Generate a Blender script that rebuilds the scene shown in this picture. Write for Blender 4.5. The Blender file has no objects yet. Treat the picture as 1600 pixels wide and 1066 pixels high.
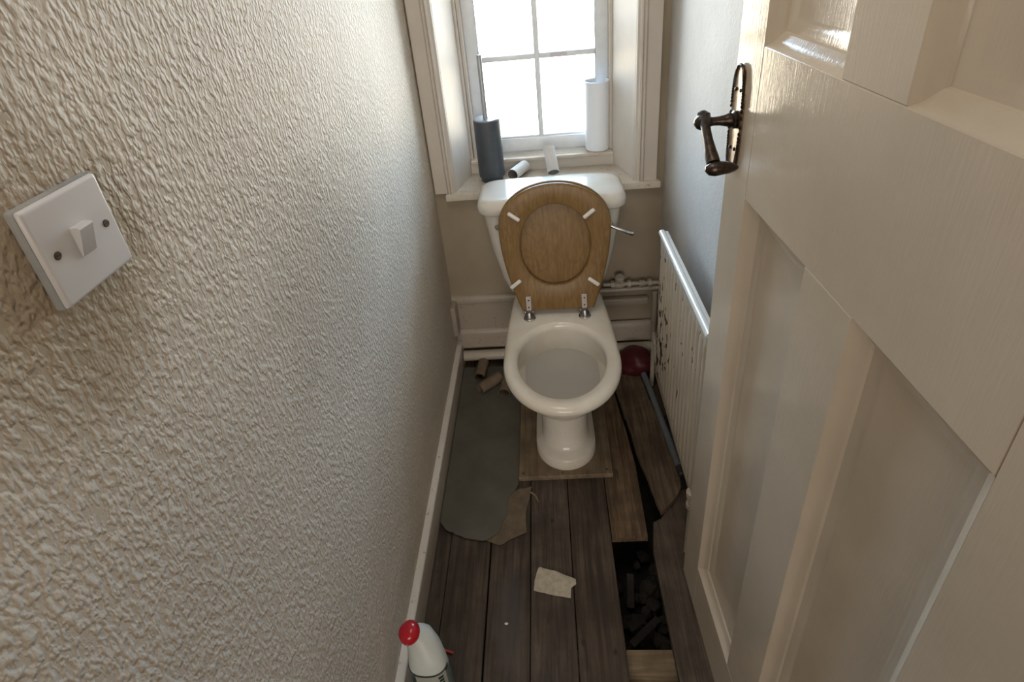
import bpy, bmesh, math, random
from mathutils import Vector, Matrix, noise
C = bpy.context.scene.collection
scn = bpy.context.scene
random.seed(7)
PI = math.pi
# ------------------------------------------------------------------ camera
CX, CY, CZ, PITCH, YAW, ROLL, FPX = 0.406298, -1.917393, 1.541978, 0.5155374, -0.0919884, -0.1027185, 894.2668
PPX, PPY = -10.5334, -121.84986
cy_, sy_ = math.cos(YAW), math.sin(YAW)
cp_, sp_ = math.cos(PITCH), math.sin(PITCH)
fw = Vector((sy_*cp_, cy_*cp_, -sp_)); rt = Vector((cy_, -sy_, 0)); up = rt.cross(fw)
cr_, sr_ = math.cos(ROLL), math.sin(ROLL)
r2 = cr_*rt + sr_*up; u2 = -sr_*rt + cr_*up
cam_d = bpy.data.cameras.new('camera'); cam = bpy.data.objects.new('camera', cam_d); C.objects.link(cam)
m = Matrix((r2, u2, -fw)).transposed().to_4x4(); m.translation = Vector((CX, CY, CZ)); cam.matrix_world = m
cam_d.sensor_fit = 'HORIZONTAL'; cam_d.sensor_width = 36.0; cam_d.lens = FPX*36/1600
cam_d.shift_x = -PPX/1600; cam_d.shift_y = PPY/1600; cam_d.clip_start = 0.01
scn.camera = cam
# ------------------------------------------------------------------ colour management, world, lights
scn.view_settings.view_transform = 'Standard'; scn.view_settings.look = 'None'
scn.view_settings.exposure = 1.70; scn.view_settings.gamma = 1.0; scn.view_settings.use_curve_mapping = False
W_SKY = (0.54, 0.77, 1.0); S_SKY = 7.6
W_GND = (1.0, 0.88, 0.66); S_GND = 6.0
world = bpy.data.worlds.new('world'); scn.world = world; world.use_nodes = True
nt = world.node_tree; nt.nodes.clear()
out = nt.nodes.new('ShaderNodeOutputWorld'); bg = nt.nodes.new('ShaderNodeBackground')
tc = nt.nodes.new('ShaderNodeTexCoord'); sx = nt.nodes.new('ShaderNodeSeparateXYZ'); cr = nt.nodes.new('ShaderNodeValToRGB')
nt.links.new(tc.outputs['Generated'], sx.inputs[0])
mr = nt.nodes.new('ShaderNodeMapRange'); mr.inputs[1].default_value = -1; mr.inputs[2].default_value = 1
nt.links.new(sx.outputs[2], mr.inputs[0]); nt.links.new(mr.outputs[0], cr.inputs[0])
cr.color_ramp.elements[0].position = 0.44; cr.color_ramp.elements[0].color = tuple(c*S_GND/10 for c in W_GND)+(1,)
cr.color_ramp.elements[1].position = 0.53; cr.color_ramp.elements[1].color = tuple(c*S_SKY/10 for c in W_SKY)+(1,)
bg.inputs['Strength'].default_value = 10.0
nt.links.new(cr.outputs[0], bg.inputs[0]); nt.links.new(bg.outputs[0], out.inputs[0])

def area(name, loc, rot, sx_, sy2, energy, color, portal=False):
    l = bpy.data.lights.new(name, 'AREA'); l.shape = 'RECTANGLE'; l.size = sx_; l.size_y = sy2; l.energy = energy; l.color = color
    o = bpy.data.objects.new(name, l); C.objects.link(o); o.location = loc; o.rotation_euler = rot
    if portal: l.cycles.is_portal = True
    return o
area('window_portal', (0.40, 0.31, 1.40), (-PI/2, 0, 0), 0.60, 1.30, 1.0, (1, 1, 1), True)
# soft fill added on the landing behind the viewer, no visible source
area('landing_fill', (0.35, -5.7, 1.55), (math.radians(86), 0, 0), 2.4, 1.6, 23.0, (1.0, 0.92, 0.83))
area('ceiling_fill', (0.26, -1.15, 2.40), (0, 0, 0), 0.45, 0.9, 1.5, (1.0, 0.94, 0.86))  # unseen fill added under the ceiling to brighten walls and door

# ------------------------------------------------------------------ helpers
ORG = {}
def bmn(): return bmesh.new()
def tag(o, label=None, cat=None, group=None, kind=None):
    if label: o['label'] = label
    if cat: o['category'] = cat
    if group: o['group'] = group
    if kind: o['kind'] = kind
    return o
def thing(name, loc, label=None, cat=None, group=None, kind=None):
    o = bpy.data.objects.new(name, None); C.objects.link(o); o.location = loc; o.empty_display_size = 0.05
    ORG[o.name] = Vector(loc)
    return tag(o, label, cat, group, kind)
def obj(name, bm, mat, parent=None, smooth=True, angle=35, origin=None):
    """bm in world coordinates -> one object"""
    bmesh.ops.remove_doubles(bm, verts=bm.verts, dist=1e-6)
    bmesh.ops.recalc_face_normals(bm, faces=bm.faces)
    if parent is not None: o0 = ORG[parent.name]
    elif origin is not None: o0 = Vector(origin)
    else:
        xs = [v.co for v in bm.verts]
        lo = Vector([min(c[i] for c in xs) for i in range(3)]); hi = Vector([max(c[i] for c in xs) for i in range(3)])
        o0 = Vector(((lo.x+hi.x)/2, (lo.y+hi.y)/2, lo.z))
    bmesh.ops.translate(bm, verts=bm.verts, vec=-o0)
    me = bpy.data.meshes.new(name); bm.to_mesh(me); bm.free()
    mats = mat if isinstance(mat, (list, tuple)) else [mat]
    for mm in mats: me.materials.append(mm)
    if smooth:
        for p in me.polygons: p.use_smooth = True
        me.set_sharp_from_angle(angle=math.radians(angle))
    o = bpy.data.objects.new(name, me); C.objects.link(o)
    if parent is not None: o.parent = parent
    else: o.location = o0
    ORG[o.name] = o0
    return o
def struct(name, bm, mat, parent=None, **k):
    o = obj(name, bm, mat, parent, **k)
    if parent is None: o['kind'] = 'structure'
    return o
def box(bm, x0, x1, y0, y1, z0, z1, bev=0, seg=2, mtx=None):
    vs = [bm.verts.new((x, y, z)) for z in (z0, z1) for y in (y0, y1) for x in (x0, x1)]
    fs = [bm.faces.new([vs[i] for i in f]) for f in ((0,2,3,1),(4,5,7,6),(0,1,5,4),(2,6,7,3),(0,4,6,2),(1,3,7,5))]
    if bev > 0:
        es = list({e for f in fs for e in f.edges})
        r = bmesh.ops.bevel(bm, geom=es, offset=bev, segments=seg, affect='EDGES', profile=0.5)
        vs = list({v for f in r['faces'] for v in f.verts} | {v for v in vs if v.is_valid})
    if mtx is not None: bmesh.ops.transform(bm, matrix=mtx, verts=vs)
    return vs
def prism(bm, poly, axis, a0, a1, bev=0, seg=1):
    def P(p, a):
        if axis == 'z': return (p[0], p[1], a)
        if axis == 'y': return (p[0], a, p[1])
        return (a, p[0], p[1])
    A = [bm.verts.new(P(p, a0)) for p in poly]; B = [bm.verts.new(P(p, a1)) for p in poly]
    n = len(poly)
    fs = [bm.faces.new(A[::-1]), bm.faces.new(B)]
    for i in range(n): fs.append(bm.faces.new((A[i], A[(i+1) % n], B[(i+1) % n], B[i])))
    if bev: 
        es = list(fs[1].edges)
        bmesh.ops.bevel(bm, geom=es, offset=bev, segments=seg, affect='EDGES', profile=0.5)
    return A+B
def loft(bm, rings, cap0=True, cap1=True, closed=True):
    R = [[bm.verts.new(p) for p in r] for r in rings]
    n = len(R[0])
    for a, b in zip(R[:-1], R[1:]):
        for i in range(n if closed else n-1):
            bm.faces.new((a[i], a[(i+1) % n], b[(i+1) % n], b[i]))
    if cap0: bm.faces.new(R[0][::-1])
    if cap1: bm.faces.new(R[-1])
    return R
def frame(d):
    d = Vector(d).normalized()
    a = Vector((0, 0, 1)) if abs(d.z) < 0.9 else Vector((1, 0, 0))
    x = a.cross(d).normalized(); y = d.cross(x)
    return x, y, d
def lathe(bm, prof, base=(0,0,0), d=(0,0,1), n=24, cap0=True, cap1=True, sx=1, sy=1):
    """prof: list of (radius, distance along d)"""
    x, y, d = frame(d); b = Vector(base)
    rings = []
    for r, h in prof:
        rings.append([b + d*h + x*(math.cos(2*PI*i/n)*r*sx) + y*(math.sin(2*PI*i/n)*r*sy) for i in range(n)])
    return loft(bm, rings, cap0, cap1)
def tube(bm, pts, r, n=12, caps=True):
    pts = [Vector(p) for p in pts]
    rs = r if isinstance(r, (list, tuple)) else [r]*len(pts)
    rings = []
    t0 = (pts[1]-pts[0]).normalized(); x, y, _ = frame(t0)
    for i, p in enumerate(pts):
        if i == 0: t = pts[1]-pts[0]
        elif i == len(pts)-1: t = pts[-1]-pts[-2]
        else: t = (pts[i+1]-pts[i]).normalized() + (pts[i]-pts[i-1]).normalized()
        t.normalize()
        x = (x - t*x.dot(t)).normalized(); y = t.cross(x)
        rings.append([p + x*(math.cos(2*PI*k/n)*rs[i]) + y*(math.sin(2*PI*k/n)*rs[i]) for k in range(n)])
    return loft(bm, rings, caps, caps)
def arc(a, b, c, n=6):
    """quadratic bezier a..c with control b"""
    a, b, c = Vector(a), Vector(b), Vector(c)
    return [a*(1-t)**2 + b*2*t*(1-t) + c*t*t for t in [i/n for i in range(n+1)]]

# ------------------------------------------------------------------ materials
def newmat(name):
    m = bpy.data.materials.new(name); m.use_nodes = True
    nt = m.node_tree; b = nt.nodes['Principled BSDF']
    return m, nt, b
def N(nt, t, **k):
    n = nt.nodes.new(t)
    for a, v in k.items(): setattr(n, a, v)
    return n
def L(nt, a, b): nt.links.new(a, b)
def coords(nt, scale=(1,1,1), kind='Object', rot=(0,0,0)):
    t = N(nt, 'ShaderNodeTexCoord'); mp = N(nt, 'ShaderNodeMapping')
    mp.inputs['Scale'].default_value = scale; mp.inputs['Rotation'].default_value = rot
    if kind == 'World':
        g = N(nt, 'ShaderNodeNewGeometry'); L(nt, g.outputs['Position'], mp.inputs[0])
    else: L(nt, t.outputs[kind], mp.inputs[0])
    return mp.outputs[0]
def noise_n(nt, vec, scale, detail=4, rough=.55, dist=0):
    n = N(nt, 'ShaderNodeTexNoise'); n.inputs['Scale'].default_value = scale; n.inputs['Detail'].default_value = detail
    n.inputs['Roughness'].default_value = rough; n.inputs['Distortion'].default_value = dist
    L(nt, vec, n.inputs['Vector']); return n.outputs['Fac']
def ramp(nt, fac, stops):
    r = N(nt, 'ShaderNodeValToRGB'); e = r.color_ramp.elements
    while len(e) < len(stops): e.new(0.5)
    for el, (p, c) in zip(e, stops):
        el.position = p; el.color = (c[0], c[1], c[2], 1) if isinstance(c, (tuple, list)) else (c, c, c, 1)
    L(nt, fac, r.inputs[0]); return r.outputs[0]
def mix(nt, fac, a, b, mode='MIX'):
    n = N(nt, 'ShaderNodeMix', data_type='RGBA', blend_type=mode)
    for s, v in ((n.inputs[0], fac), (n.inputs[6], a), (n.inputs[7], b)):
        if isinstance(v, (int, float)): s.default_value = v
        elif isinstance(v, (tuple, list)): s.default_value = (v[0], v[1], v[2], 1)
        else: L(nt, v, s)
    return n.outputs[2]
def math_n(nt, op, a, b=None, c=None, clamp=False):
    n = N(nt, 'ShaderNodeMath', operation=op); n.use_clamp = clamp
    for s, v in zip(n.inputs, (a, b, c)):
        if v is None: continue
        if isinstance(v, (int, float)): s.default_value = v
        else: L(nt, v, s)
    return n.outputs[0]
def bump(nt, b, h, strength=.3, dist=.002):
    n = N(nt, 'ShaderNodeBump'); n.inputs['Strength'].default_value = strength; n.inputs['Distance'].default_value = dist
    L(nt, h, n.inputs['Height']); L(nt, n.outputs[0], b.inputs['Normal']); return n
def setc(nt, b, c):
    if isinstance(c, (tuple, list)): b.inputs['Base Color'].default_value = (c[0], c[1], c[2], 1)
    else: L(nt, c, b.inputs['Base Color'])
def simple(name, col, rough=.5, metal=0, spec=.5, coat=0, var=0, vscale=30, bmp=0, bscale=200, trans=0):
    m, nt, b = newmat(name)
    b.inputs['Roughness'].default_value = rough; b.inputs['Metallic'].default_value = metal
    b.inputs['Specular IOR Level'].default_value = spec; b.inputs['Coat Weight'].default_value = coat
    b.inputs['Transmission Weight'].default_value = trans
    v = coords(nt)
    if var:
        f = noise_n(nt, v, vscale)
        setc(nt, b, mix(nt, ramp(nt, f, [(.35, 0.0), (.65, 1.0)]), tuple(c*(1-var) for c in col), tuple(min(1, c*(1+var*.4)) for c in col)))
    else: setc(nt, b, col)
    if bmp: bump(nt, b, noise_n(nt, v, bscale), bmp, .001)
    return m
def sph_mask(nt, centre, radius, squash=(1,1,1), nz=.3, nscale=9):
    """blotch mask around a world point (1 inside)"""
    g = N(nt, 'ShaderNodeNewGeometry')
    s = N(nt, 'ShaderNodeVectorMath', operation='SUBTRACT'); L(nt, g.outputs['Position'], s.inputs[0]); s.inputs[1].default_value = centre
    q = N(nt, 'ShaderNodeVectorMath', operation='MULTIPLY'); L(nt, s.outputs[0], q.inputs[0]); q.inputs[1].default_value = squash
    l = N(nt, 'ShaderNodeVectorMath', operation='LENGTH'); L(nt, q.outputs[0], l.inputs[0])
    nn = noise_n(nt, g.outputs['Position'], nscale, 3)
    d = math_n(nt, 'ADD', math_n(nt, 'DIVIDE', l.outputs['Value'], radius), math_n(nt, 'MULTIPLY', math_n(nt, 'SUBTRACT', nn, .5), nz*2))
    mrn = N(nt, 'ShaderNodeMapRange', interpolation_type='SMOOTHSTEP'); mrn.inputs[1].default_value = 1.1; mrn.inputs[2].default_value = .3
    mrn.inputs[3].default_value = 0; mrn.inputs[4].default_value = 1
    L(nt, d, mrn.inputs[0]); return mrn.outputs[0]

# lumpy painted textured wallpaper (left wall)
def mk_textured():
    m, nt, b = newmat('textured_wallpaper_paint')
    v = coords(nt, (1, 1, .6), 'World')
    warp = N(nt, 'ShaderNodeTexNoise'); warp.inputs['Scale'].default_value = 30; L(nt, v, warp.inputs['Vector'])
    vv = N(nt, 'ShaderNodeVectorMath', operation='MULTIPLY_ADD'); L(nt, warp.outputs['Color'], vv.inputs[0]); vv.inputs[1].default_value = (.008, .008, .008); L(nt, v, vv.inputs[2])
    f1 = noise_n(nt, vv.outputs[0], 160, 1.5, .45)
    f2 = noise_n(nt, vv.outputs[0], 230, 2, .5)
    dens = noise_n(nt, coords(nt, (1,1,1), 'World'), 7, 2)
    thr = ramp(nt, f1, [(.40, 0.0), (.60, .75), (.75, 1.0)])
    h = math_n(nt, 'ADD', math_n(nt, 'MULTIPLY', thr, math_n(nt, 'MULTIPLY_ADD', dens, 1.0, .35)), math_n(nt, 'MULTIPLY', f2, .35))
    bump(nt, b, h, .95, .0026)
    big = noise_n(nt, coords(nt, (1,1,1), 'World'), 3.0, 4)
    base = mix(nt, ramp(nt, big, [(.35, 0.0), (.65, 1.0)]), (.60, .54, .465), (.67, .605, .52))
    dirt = sph_mask(nt, (0, -1.53, 1.33), .16, (1, 1, .9), .45, 14)
    base = mix(nt, math_n(nt, 'MULTIPLY', dirt, .75), base, (.34, .26, .165))
    dirt2 = sph_mask(nt, (0, -1.02, 1.03), .28, (1, .8, 1), .5, 9)
    base = mix(nt, math_n(nt, 'MULTIPLY', dirt2, .35), base, (.33, .28, .22))
    # darker brown mixed into the hollows of the texture
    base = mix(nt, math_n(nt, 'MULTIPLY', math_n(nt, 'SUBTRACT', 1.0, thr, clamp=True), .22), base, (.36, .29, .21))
    setc(nt, b, base); b.inputs['Roughness'].default_value = .55; b.inputs['Specular IOR Level'].default_value = .18
    return m
M_TEX = mk_textured()
def mk_plaster(name, c0, c1, dirt=None, bmp=.35, rough=.6, speck=True):
    m, nt, b = newmat(name)
    v = coords(nt, (1,1,1), 'World')
    base = mix(nt, ramp(nt, noise_n(nt, v, 4, 5), [(.35, 0.0), (.65, 1.0)]), c0, c1)
    if speck:
        sp = ramp(nt, noise_n(nt, v, 90, 2), [(.70, 0.0), (.76, 1.0)])
        base = mix(nt, math_n(nt, 'MULTIPLY', sp, .35), base, (.3, .26, .2))
    setc(nt, b, base)
    h = math_n(nt, 'ADD', noise_n(nt, v, 160, 3), math_n(nt, 'MULTIPLY', noise_n(nt, v, 45, 2), .8))
    bump(nt, b, h, bmp, .0022); b.inputs['Roughness'].default_value = rough; b.inputs['Specular IOR Level'].default_value = .15
    return m
M_RWALL = mk_plaster('painted_plaster_right', (.50, .485, .465), (.57, .555, .535), bmp=.5)
M_BWALL = mk_plaster('painted_plaster_back', (.33, .275, .20), (.39, .33, .25), bmp=.2)
M_CEIL = mk_plaster('ceiling_paint', (.7, .67, .62), (.75, .72, .67), bmp=.2)

def mk_gloss(name, c0, c1, rough=.12, drips=.25, edge=None, brush='z'):
    m, nt, b = newmat(name)
    sc = {'z': (14, 14, 1.2), 'x': (1.2, 14, 14), 'y': (14, 1.2, 14)}[brush]
    v = coords(nt, sc, 'World'); vb = coords(nt, (1,1,1), 'World')
    base = mix(nt, ramp(nt, noise_n(nt, vb, 5, 4), [(.35, 0.0), (.65, 1.0)]), c0, c1)
    if edge:
        ch = ramp(nt, noise_n(nt, vb, 70, 5, .7), [(.60, 0.0), (.66, 1.0)])
        base = mix(nt, ch, base, edge)
    setc(nt, b, base)
    h = math_n(nt, 'ADD', noise_n(nt, v, 22, 3), math_n(nt, 'MULTIPLY', noise_n(nt, vb, 26, 2), .9))
    bump(nt, b, h, drips, .0010)
    b.inputs['Roughness'].default_value = rough
    return m
M_DOOR = mk_gloss('door_gloss_paint', (.48, .41, .325), (.535, .46, .37), .15, .24)
M_DOOR.node_tree.nodes['Principled BSDF'].inputs['Specular IOR Level'].default_value = .36
M_TRIM = mk_gloss('window_trim_gloss', (.58, .53, .47), (.64, .585, .52), .5, .2)
M_UPVC = simple('window_frame_white', (.78, .82, .86), .28, var=.05)
M_SILL = mk_gloss('sill_gloss_worn', (.55, .49, .41), (.66, .61, .53), .22, .35, brush='x', edge=(.40, .32, .22))
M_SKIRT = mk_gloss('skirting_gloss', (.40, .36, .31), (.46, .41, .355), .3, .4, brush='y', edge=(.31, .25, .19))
M_SKTOP = mk_gloss('skirting_top_worn_lit', (.62, .58, .53), (.70, .66, .61), .4, .6, brush='y', edge=(.34, .29, .23))  # worn white top paint; some light from above is put into its colour
M_BSKIRT = mk_gloss('back_skirting_gloss', (.37, .32, .26), (.42, .365, .30), .35, .4, brush='x', edge=(.26, .21, .15))
M_PIPE = mk_gloss('painted_pipe', (.40, .355, .29), (.47, .42, .35), .3, .3, brush='x', edge=(.25, .19, .13))

def mk_wood(name, dark, mid, light, grain=(30, 1.6, 30), rough=.75, tint=True, dirt=True, bmp=.35, world=True, stains=False):
    m, nt, b = newmat(name)
    k = 'World' if world else 'Object'
    v = coords(nt, grain, k); vb = coords(nt, (1,1,1), k)
    off = N(nt, 'ShaderNodeVertexColor', layer_name='tint') if tint else None
    vec = v
    if tint:
        a = N(nt, 'ShaderNodeVectorMath', operation='MULTIPLY_ADD'); L(nt, off.outputs[0], a.inputs[0]); a.inputs[1].default_value = (37, 53, 19); L(nt, v, a.inputs[2]); vec = a.outputs[0]
    f = noise_n(nt, vec, 2.6, 7, .62, .6)
    col = ramp(nt, f, [(.34, dark), (.50, mid), (.68, light)])
    if tint:
        sh = N(nt, 'ShaderNodeSeparateColor'); L(nt, off.outputs[0], sh.inputs[0])
        br = math_n(nt, 'MULTIPLY_ADD', sh.outputs[0], .7, .62)
        hs = N(nt, 'ShaderNodeHueSaturation'); L(nt, col, hs.inputs['Color']); L(nt, br, hs.inputs['Value'])
        L(nt, math_n(nt, 'MULTIPLY_ADD', sh.outputs[1], .4, .75), hs.inputs['Saturation']); col = hs.outputs[0]
    if dirt:
        d = ramp(nt, noise_n(nt, vb, 9, 5, .6), [(.38, 1.0), (.62, 0.0)])
        col = mix(nt, math_n(nt, 'MULTIPLY', d, .55), col, tuple(c*.45 for c in dark))
        s = ramp(nt, noise_n(nt, coords(nt, (1, .35, 1), k), 34, 4, .6), [(.66, 0.0), (.70, 1.0)])
        col = mix(nt, math_n(nt, 'MULTIPLY', s, .45), col, (.02, .014, .01))
        dust = ramp(nt, noise_n(nt, vb, 260, 2), [(.73, 0.0), (.76, 1.0)])
        col = mix(nt, math_n(nt, 'MULTIPLY', dust, .35), col, (.3, .27, .23))
    if stains:   # spilt grey stain, dark grain scar and knots of the old boards
        col = mix(nt, math_n(nt, 'MULTIPLY', sph_mask(nt, (.245, -1.08, 0), .13, (2.6, .8, 1), .5, 14), .6), col, (.070, .062, .066))
        col = mix(nt, math_n(nt, 'MULTIPLY', sph_mask(nt, (.492, -1.02, 0), .016, (1, .13, 1), .35, 40), .7), col, (.030, .022, .018))
        for p, rr in (((.432, -1.143, 0), .0075), ((.509, -1.165, 0), .006), ((.365, -.80, 0), .006), ((.125, -1.02, 0), .005)):
            col = mix(nt, math_n(nt, 'MULTIPLY', sph_mask(nt, p, rr, (1, .6, 1), .3, 90), .85), col, (.022, .013, .008))
    setc(nt, b, col); b.inputs['Roughness'].default_value = rough
    bump(nt, b, f, bmp, .0012)
    return m
M_FLOOR = mk_wood('old_floorboard_wood', (.052, .033, .020), (.110, .075, .048), (.180, .128, .085), stains=True)
M_BROKEN = mk_wood('broken_board_wood', (.060, .038, .021), (.120, .080, .047), (.19, .13, .080))
M_PLY = mk_wood('plinth_board_wood', (.15, .105, .065), (.22, .16, .10), (.28, .21, .14), grain=(22, 1.3, 22), tint=False, bmp=.2)
M_JOIST = mk_wood('joist_wood', (.12, .08, .045), (.2, .145, .085), (.28, .21, .13), grain=(1.6, 20, 20), tint=False)
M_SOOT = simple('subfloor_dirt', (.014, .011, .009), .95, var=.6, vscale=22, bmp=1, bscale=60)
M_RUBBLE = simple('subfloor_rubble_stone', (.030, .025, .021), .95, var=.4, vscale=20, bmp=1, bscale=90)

def mk_veneer():
    m, nt, b = newmat('oak_veneer')
    v = coords(nt, (26, 26, 1.5), 'World'); vb = coords(nt, (5, 5, 1.1), 'World')
    f = noise_n(nt, v, 6, 6, .65, .3)
    g = noise_n(nt, vb, 2.2, 2, .5, 1.2)
    rings = math_n(nt, 'PINGPONG', math_n(nt, 'MULTIPLY', g, 9), .5)
    c = ramp(nt, f, [(.3, (.165, .092, .032)), (.55, (.225, .135, .052)), (.8, (.275, .172, .072))])
    c = mix(nt, ramp(nt, rings, [(.0, .35), (.25, 0.0)]), c, (.14, .072, .026))
    setc(nt, b, c); b.inputs['Roughness'].default_value = .38; b.inputs['Specular IOR Level'].default_value = .3
    return m
M_OAK = mk_veneer()
def mk_ceramic(name, c, stain=None):
    m, nt, b = newmat(name)
    col = mix(nt, ramp(nt, noise_n(nt, coords(nt, (1,1,1), 'World'), 9, 4), [(.4, 0.0), (.75, 1.0)]), c, (c[0]*.9, c[1]*.86, c[2]*.78))
    sp = ramp(nt, noise_n(nt, coords(nt, (1,1,1), 'World'), 130, 2), [(.745, 0.0), (.77, 1.0)])
    col = mix(nt, math_n(nt, 'MULTIPLY', sp, .5), col, (.18, .13, .08))
    setc(nt, b, col); b.inputs['Roughness'].default_value = .12
    return m
M_CER = mk_ceramic('white_ceramic', (.72, .68, .61))
M_CER2 = mk_ceramic('cistern_ceramic', (.66, .63, .58))
M_WATER = simple('pan_water', (.47, .45, .41), .05, spec=.5)
M_CHROME = simple('dull_chrome', (.62, .60, .58), .22, 1.0, var=.3, vscale=60)
M_STRAP = simple('worn_hinge_plate', (.48, .44, .42), .5, .35)
M_CHROME_D = simple('tarnished_chrome', (.30, .29, .28), .35, 1.0, var=.4, vscale=80)
M_BLACKHOLE = simple('black_screw_hole', (.012, .012, .012), .6)
M_BUMP = simple('white_rubber_bumper', (.74, .71, .66), .4)
M_PLUG = simple('grey_plug', (.20, .19, .18), .45)
M_CHAR = simple('charcoal_matt_plastic', (.055, .065, .078), .5, var=.12)
M_GREY = simple('grey_handle_metal', (.33, .35, .37), .3, .35)
M_WHITEP = simple('white_matt_plastic', (.80, .84, .90), .42)
M_CARDW = simple('pale_card_tube', (.62, .60, .58), .7, var=.08)
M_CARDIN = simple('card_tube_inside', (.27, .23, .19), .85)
M_CARDB = simple('brown_card_tube', (.20, .15, .10), .85, var=.15)
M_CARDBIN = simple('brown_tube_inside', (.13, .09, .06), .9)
M_LINO = simple('grey_green_lino', (.108, .104, .084), .62, var=.22, vscale=9, bmp=.15, bscale=260)
M_UNDER = simple('brown_lino_backing', (.15, .115, .075), .85, var=.25, vscale=30, bmp=.4, bscale=90)
M_PAPER = simple('cream_paper_scrap', (.50, .45, .36), .8, var=.2, vscale=60, bmp=.3, bscale=70)
M_REDC = simple('red_glossy_cap', (.42, .012, .022), .18)
M_REDB = simple('dark_red_plastic', (.075, .007, .011), .5, var=.35)
M_REDS = simple('red_plastic_stick', (.30, .03, .025), .4)
M_BOTTLE = simple('white_bottle_plastic', (.52, .55, .53), .35, var=.04)
M_LABEL = simple('dark_green_label', (.016, .040, .032), .35)
M_LABELP = simple('pale_label_panel', (.36, .37, .33), .4)
M_TEAL = simple('blue_grey_label', (.14, .19, .19), .4)
M_GPIPE = simple('grey_plastic_pipe', (.135, .155, .175), .4, var=.1)
M_BLACKP = simple('black_end_cap', (.02, .02, .022), .5)
M_SWITCH = simple('white_switch_plastic', (.60, .58, .575), .33)
M_SWPAINT = mk_gloss('paint_smeared_edge', (.20, .215, .22), (.46, .45, .43), .4, .6)
M_SCREW = simple('dark_brass_screw', (.13, .10, .07), .4, .8, var=.4, vscale=300)
M_BRONZE = simple('aged_black_bronze', (.060, .045, .036), .30, .85, var=.5, vscale=120, bmp=.5, bscale=260)
M_PLATE = simple('bronze_plate_sheen', (.30, .22, .16), .28, .85, var=.4, vscale=90, bmp=.2, bscale=160)  # dark bronze, with the tan of its grazing reflection put into the colour
M_CLEAR = simple('clear_sticker', (.62, .60, .66), .3)
def mk_rad():
    m, nt, b = newmat('radiator_paint_chipped')
    base = mix(nt, ramp(nt, noise_n(nt, coords(nt, (6, 6, 1), 'World'), 8, 4), [(.35, 0.0), (.65, 1.0)]), (.42, .37, .30), (.50, .45, .375))
    area_ = sph_mask(nt, (.73, -.46, .40), .26, (1, 1.5, .8), .25, 12)
    chip = noise_n(nt, coords(nt, (1, 1, .38), 'World'), 62, 3, .5)
    f = math_n(nt, 'MULTIPLY_ADD', area_, .13, chip)
    msk = ramp(nt, f, [(.685, 0.0), (.70, 1.0)])
    setc(nt, b, mix(nt, msk, base, (.035, .018, .010)))
    bump(nt, b, math_n(nt, 'SUBTRACT', 1.0, msk), .6, .002)
    b.inputs['Roughness'].default_value = .32
    return m
M_RAD = mk_rad()
M_RADT = simple('radiator_rail_gloss', (.62, .61, .58), .15)
def mk_glass():
    m, nt, b = newmat('window_glass')
    nt.nodes.remove(b)
    o = nt.nodes['Material Output']
    tr = N(nt, 'ShaderNodeBsdfTransparent'); gl = N(nt, 'ShaderNodeBsdfGlossy'); gl.inputs['Roughness'].default_value = .02
    fr = N(nt, 'ShaderNodeFresnel'); fr.inputs['IOR'].default_value = 1.45
    mx = N(nt, 'ShaderNodeMixShader'); L(nt, fr.outputs[0], mx.inputs[0]); L(nt, tr.outputs[0], mx.inputs[1]); L(nt, gl.outputs[0], mx.inputs[2])
    # speckled dirt on the right-hand pane
    df = N(nt, 'ShaderNodeBsdfTranslucent'); df.inputs[0].default_value = (.036, .035, .030, 1)
    msk = sph_mask(nt, (.545, .25, 1.222), .085, (.9, 0, 2.0), .3, 22)
    sp = ramp(nt, noise_n(nt, coords(nt, (1,1,1), 'World'), 330, 3), [(.45, 0.0), (.62, 1.0)])
    f = math_n(nt, 'MULTIPLY', math_n(nt, 'MULTIPLY', msk, sp), 1.0)
    m2 = N(nt, 'ShaderNodeMixShader'); L(nt, f, m2.inputs[0]); L(nt, mx.outputs[0], m2.inputs[1]); L(nt, df.outputs[0], m2.inputs[2])
    L(nt, m2.outputs[0], o.inputs['Surface'])
    return m
M_GLASS = mk_glass()

# ================================================================== ROOM SHELL
W = 0.816; YB = -1.80; H = 2.42
bm = bmn(); box(bm, -.10, 0, YB, .30, -.45, H); struct('wall_left', bm, M_TEX, smooth=False)
bm = bmn(); box(bm, W, W+.10, YB, .30, -.45, H); struct('wall_right', bm, M_RWALL, smooth=False)
bm = bmn()   # back wall with the window opening
box(bm, 0, W, 0, .30, -.45, .735); box(bm, 0, .06, 0, .30, .735, H); box(bm, .745, W, 0, .30, .735, H); box(bm, .06, .745, 0, .30, 2.06, H)
struct('wall_back', bm, M_BWALL, smooth=False)
bm = bmn(); box(bm, -.10, W+.10, YB, .30, H, H+.1); struct('ceiling', bm, M_CEIL, smooth=False)
bm = bmn(); box(bm, 0, W, YB, YB+.10, 2.02, H); struct('wall_front', bm, M_BWALL, smooth=False)
# landing beyond the doorway
bm = bmn(); box(bm, -1.3, 2.0, -6.0, YB, -.45, 0); struct('floor_landing', bm, M_UNDER, smooth=False)
bm = bmn(); box(bm, -1.3, 2.0, -6.0, YB, H, H+.1); struct('ceiling_landing', bm, M_CEIL, smooth=False)
bm = bmn(); box(bm, -1.4, -1.3, -6.0, YB, -.2, H); box(bm, 2.0, 2.1, -6.0, YB, -.2, H); box(bm, -1.4, 2.1, -6.1, -6.0, -.2, H)
box(bm, -1.4, -.10, YB, YB+.1, -.2, H); box(bm, W+.10, 2.1, YB, YB+.1, -.2, H)
struct('wall_landing', bm, M_BWALL, smooth=False)

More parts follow.
